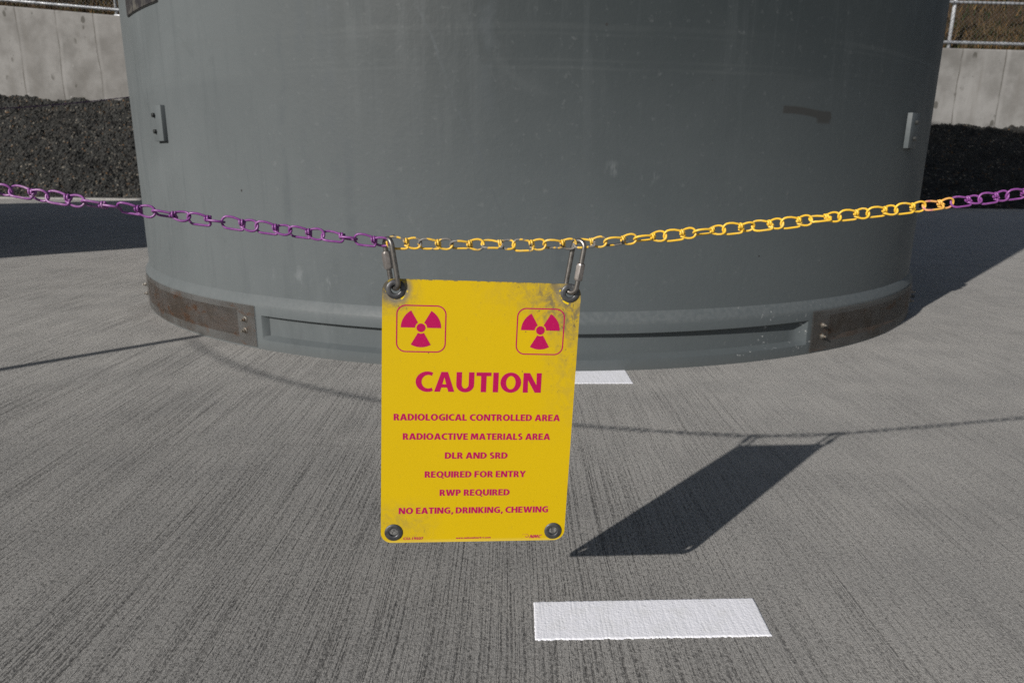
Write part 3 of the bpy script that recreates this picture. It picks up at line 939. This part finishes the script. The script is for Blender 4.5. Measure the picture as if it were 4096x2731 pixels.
stanchion(pR.x + .03, pR.y, pR.z + .03, 'thin steel stanchion at the chain\'s right end')
# far barrier chain behind the cask
fc = bmesh.new()
x = -8.2
def zf(x): return .9566 + .0236 * (x + 6.2) ** 2
k = 0
while x < -2.92:
    p0, p1 = Vector((x, 6.8, zf(x))), Vector((x + .0274, 6.8, zf(x + .0274)))
    a = (k % 2) * R(80) + .3
    d = (p1 - p0); ax = d.normalized(); u_ = Vector((0, math.sin(a), math.cos(a)))
    ring = [p0 + ax * (.014 + .0158 * math.cos(t)) + u_ * (.0048 * math.sin(t)) for t in [2 * math.pi * q / 10 for q in range(10)]]
    tube(fc, ring, .0024, 4, closed=True)
    x += .0274; k += 1
tag(obj('barrier_chain', fc, 'faded'), 'distant thin chain in shade rising past the gravel bank at the cask\'s left edge', 'chain')
stanchion(-2.90, 6.8, zf(-2.9) + .03, 'stanchion hidden behind the cask holding the distant chain')
stanchion(-8.22, 6.8, zf(-8.2) + .03, 'stanchion past the left edge holding the distant chain')

# ------------------------------------------------------------------ gravel bank, kerb, wall, hill, fence
def lerp(a, b, t): return a + (b - a) * t
def toe(x): return 9.97 - .0613 * x
def wally(x): return 12.69 - .0524 * x
def cresz(x): return lerp(1.69, 1.27, min(1.25, max(-.25, (x + 9) / 17.5)))
def wtop(x):
    P = ((-30, 4.6), (-9.1, 3.214), (-7.03, 3.048), (-5.5, 2.93), (7.11, 2.525), (8.47, 2.489), (30, 1.9))
    for (a, za), (b, zb) in zip(P, P[1:]):
        if x <= b: return lerp(za, zb, (x - a) / (b - a))
    return P[-1][1]
xs = []
x = -24.0
while x < 22:
    xs.append(x)
    x += .026 if (-10.2 < x < -4.6 or 5.2 < x < 9.6) else .16
nt_ = 112
verts = []
for j in range(nt_ + 1):
    t = j / nt_
    for x in xs:
        y = lerp(toe(x), wally(x) + .04, t)
        z = cresz(x) * t + .03
        p = Vector((x, y, z))
        c = noise.voronoi(p * 15)[0][0]; c2 = noise.voronoi(p * 34)[0][0]
        amp = 1.0 if t < .995 else .8
        d = amp * ((.42 - c) * .06 + (.4 - c2) * .035 + noise.noise(p * 1.6) * .07 + noise.noise(p * 6) * .04)
        if j == 0: z = -.02; d = 0
        elif j == 1: d *= .6
        verts.append((x + noise.noise(p * 21) * .012, y - d * .35, z + d * .85))
nx = len(xs)
faces = [(j * nx + i, j * nx + i + 1, (j + 1) * nx + i + 1, (j + 1) * nx + i) for j in range(nt_) for i in range(nx - 1)]
o = obj('gravel', (verts, [], faces), 'gravel', kind='stuff')
o['label'] = 'dark loose gravel banked up against the concrete wall'; o['category'] = 'gravel'
bm = bmesh.new()
prev = None
for i in range(41):
    x = -24 + 46 * i / 40
    row = [bm.verts.new(p) for p in ((x, toe(x) - .16, 0), (x, toe(x) - .155, .018), (x, toe(x) + .02, .022), (x, toe(x) + .03, -.01))]
    if prev:
        for k in range(3): bm.faces.new((prev[k], row[k], row[k + 1], prev[k + 1]))
    prev = row
obj('kerb', bm, 'concrete', kind='structure')
# wall
bm = bmesh.new()
prev = None
for x in [-24 + i * .5 for i in range(93)]:
    y = wally(x)
    zt = wtop(x)
    row = [bm.verts.new(p) for p in ((x, y, -.05), (x, y, zt - .03), (x, y + .012, zt - .008), (x, y + .03, zt), (x, y + .32, zt), (x, y + .32, -.05))]
    if prev:
        for k in range(5): bm.faces.new((prev[k], row[k], row[k + 1], prev[k + 1]))
    prev = row
tag(obj('retaining_wall', bm, 'wall'), 'stained grey concrete retaining wall with form joints, above the gravel bank', 'retaining wall')
# hillside behind the wall
verts, faces = [], []
hx = [-24 + .2 * i for i in range(231)]
hy = [0, .12, .25, .4, .55, .7, .9, 1.1, 1.3, 1.6, 1.9, 2.3, 2.8, 3.4, 4.2, 5.2, 6.5, 8, 10, 13, 17, 22]
for dy in hy:
    for x in hx:
        p = Vector((x, dy, 0))
        verts.append((x, wally(x) + .30 + dy, wtop(x) - .06 + dy * .62 + (noise.noise(p * 1.3) * .25 + noise.noise(p * 4) * .09) * min(1, dy * .9 + .1)))
faces = [(j * 231 + i, j * 231 + i + 1, (j + 1) * 231 + i + 1, (j + 1) * 231 + i) for j in range(len(hy) - 1) for i in range(230)]
o = obj('hillside', (verts, [], faces), 'hill', angle=60, kind='structure')
# grass and brush on it
rg = random.Random(3)
verts, faces = [], []
def blade(x, y, z, h, w_, lean):
    a = rg.uniform(0, 6.28); dx, dy = math.cos(a) * w_, math.sin(a) * w_
    lx, ly = rg.uniform(-lean, lean), rg.uniform(-lean, lean)
    b = len(verts)
    verts.extend([(x - dx, y - dy, z - .02), (x + dx, y + dy, z - .02), (x + dx * .6 + lx * .5, y + dy * .6 + ly * .5, z + h * .55), (x - dx * .6 + lx * .5, y - dy * .6 + ly * .5, z + h * .55), (x + lx, y + ly, z + h)])
    faces.extend([(b, b + 1, b + 2, b + 3), (b + 3, b + 2, b + 4)])
def hz(x, dy):
    p = Vector((x, dy, 0))
    return wtop(x) - .06 + dy * .62 + (noise.noise(p * 1.3) * .25 + noise.noise(p * 4) * .09) * min(1, dy * .9 + .1)
for _ in range(26000):
    x = rg.choice((rg.uniform(-10.5, -5.5), rg.uniform(5.8, 11), rg.uniform(5.8, 11), rg.uniform(-14, 14)))
    dy = rg.uniform(.05, 1) ** 1.5 * 5.5
    if noise.noise(Vector((x * 1.1, dy * 1.1, 9))) < -.12 and rg.random() < .7: continue
    s = rg.uniform(.5, 1.3)
    blade(x, wally(x) + .30 + dy, hz(x, dy), .16 * s * (1 + dy * .12), .006 + .004 * s, .11 * s)
o = obj('grass', (verts, [], faces), 'grass', kind='stuff')
o['label'] = 'dry brown grass and brush on the slope behind the wall'; o['category'] = 'grass'
# fence on the wall
fence = thing('chain_link_fence', 'galvanised chain-link fence with tube rails on top of the concrete wall', 'fence', T(0, wally(0) + .16, 0))
foff = fence.matrix_world.translation
def fp(x, dz, dy=0): return Vector((x, wally(x) + .16 + dy, wtop(x) + dz)) - foff
for dz, r in ((.115, .024), (.735, .022), (1.55, .024)):
    bm = bmesh.new(); tube(bm, [fp(-20 + i * .1, dz) for i in range(393)], [r + (.005 if i % 6 == 0 else 0) for i in range(393)], 8)
    obj('rail', bm, 'galv', fence)
for x, r in ((-19.6, .04), (-16.6, .028), (-13.4, .028), (-10.2, .028), (-7.12, .022), (-6.86, .05), (-3.9, .028), (-.9, .028), (2.1, .028), (4.6, .028), (7.36, .029), (10.0, .028), (12.8, .028), (15.6, .028), (18.3, .04)):
    bm = bmesh.new(); tube(bm, [fp(x, -.02, .05), fp(x, 1.6, .05)], r, 12)
    o = obj('fence_post', bm, 'post', fence)
    if r == .05:
        bm = bmesh.new(); add_box(bm, (-.22, -.12, -.005), (.22, .12, .03), Matrix.Translation(fp(x, 0, .02)), .003)
        obj('base_plate', bm, 'galv', o, 30)
bm = bmesh.new()
sp = .075
H0, H1 = .06, 1.55
for d in (1, -1):
    x = -20.0
    while x < 18.3:
        x1 = x + d * (H1 - H0)
        if -20 <= x1 <= 18.4:
            tube(bm, [fp(x, H0, -.03), fp((x + x1) / 2, (H0 + H1) / 2, -.03 + .004 * d), fp(x1, H1, -.03)], .0018, 3, caps=False)
        x += sp
obj('mesh_fabric', bm, 'wire', fence)
# ------------------------------------------------------------------ loose stones
def stone(p, s, label, seed):
    bm = bmesh.new()
    bmesh.ops.create_icosphere(bm, subdivisions=3, radius=1)
    for v in bm.verts:
        k = 1 + .35 * noise.noise(v.co * 1.3 + Vector((seed, 0, 0))) + .12 * noise.noise(v.co * 4 + Vector((seed, 3, 0)))
        v.co = Vector((v.co.x * s * k, v.co.y * s * .8 * k, max(-.5, v.co.z) * s * .75 * k))
    bmesh.ops.translate(bm, verts=bm.verts, vec=Vector((p[0], p[1], s * .30)))
    tag(obj('stone', bm, 'stone', angle=45), label, 'stone', 'loose stones by the cask')
stone((1.632, 2.765), .012, 'small dark stone lying in shade beside the cask\'s right foot', 2)
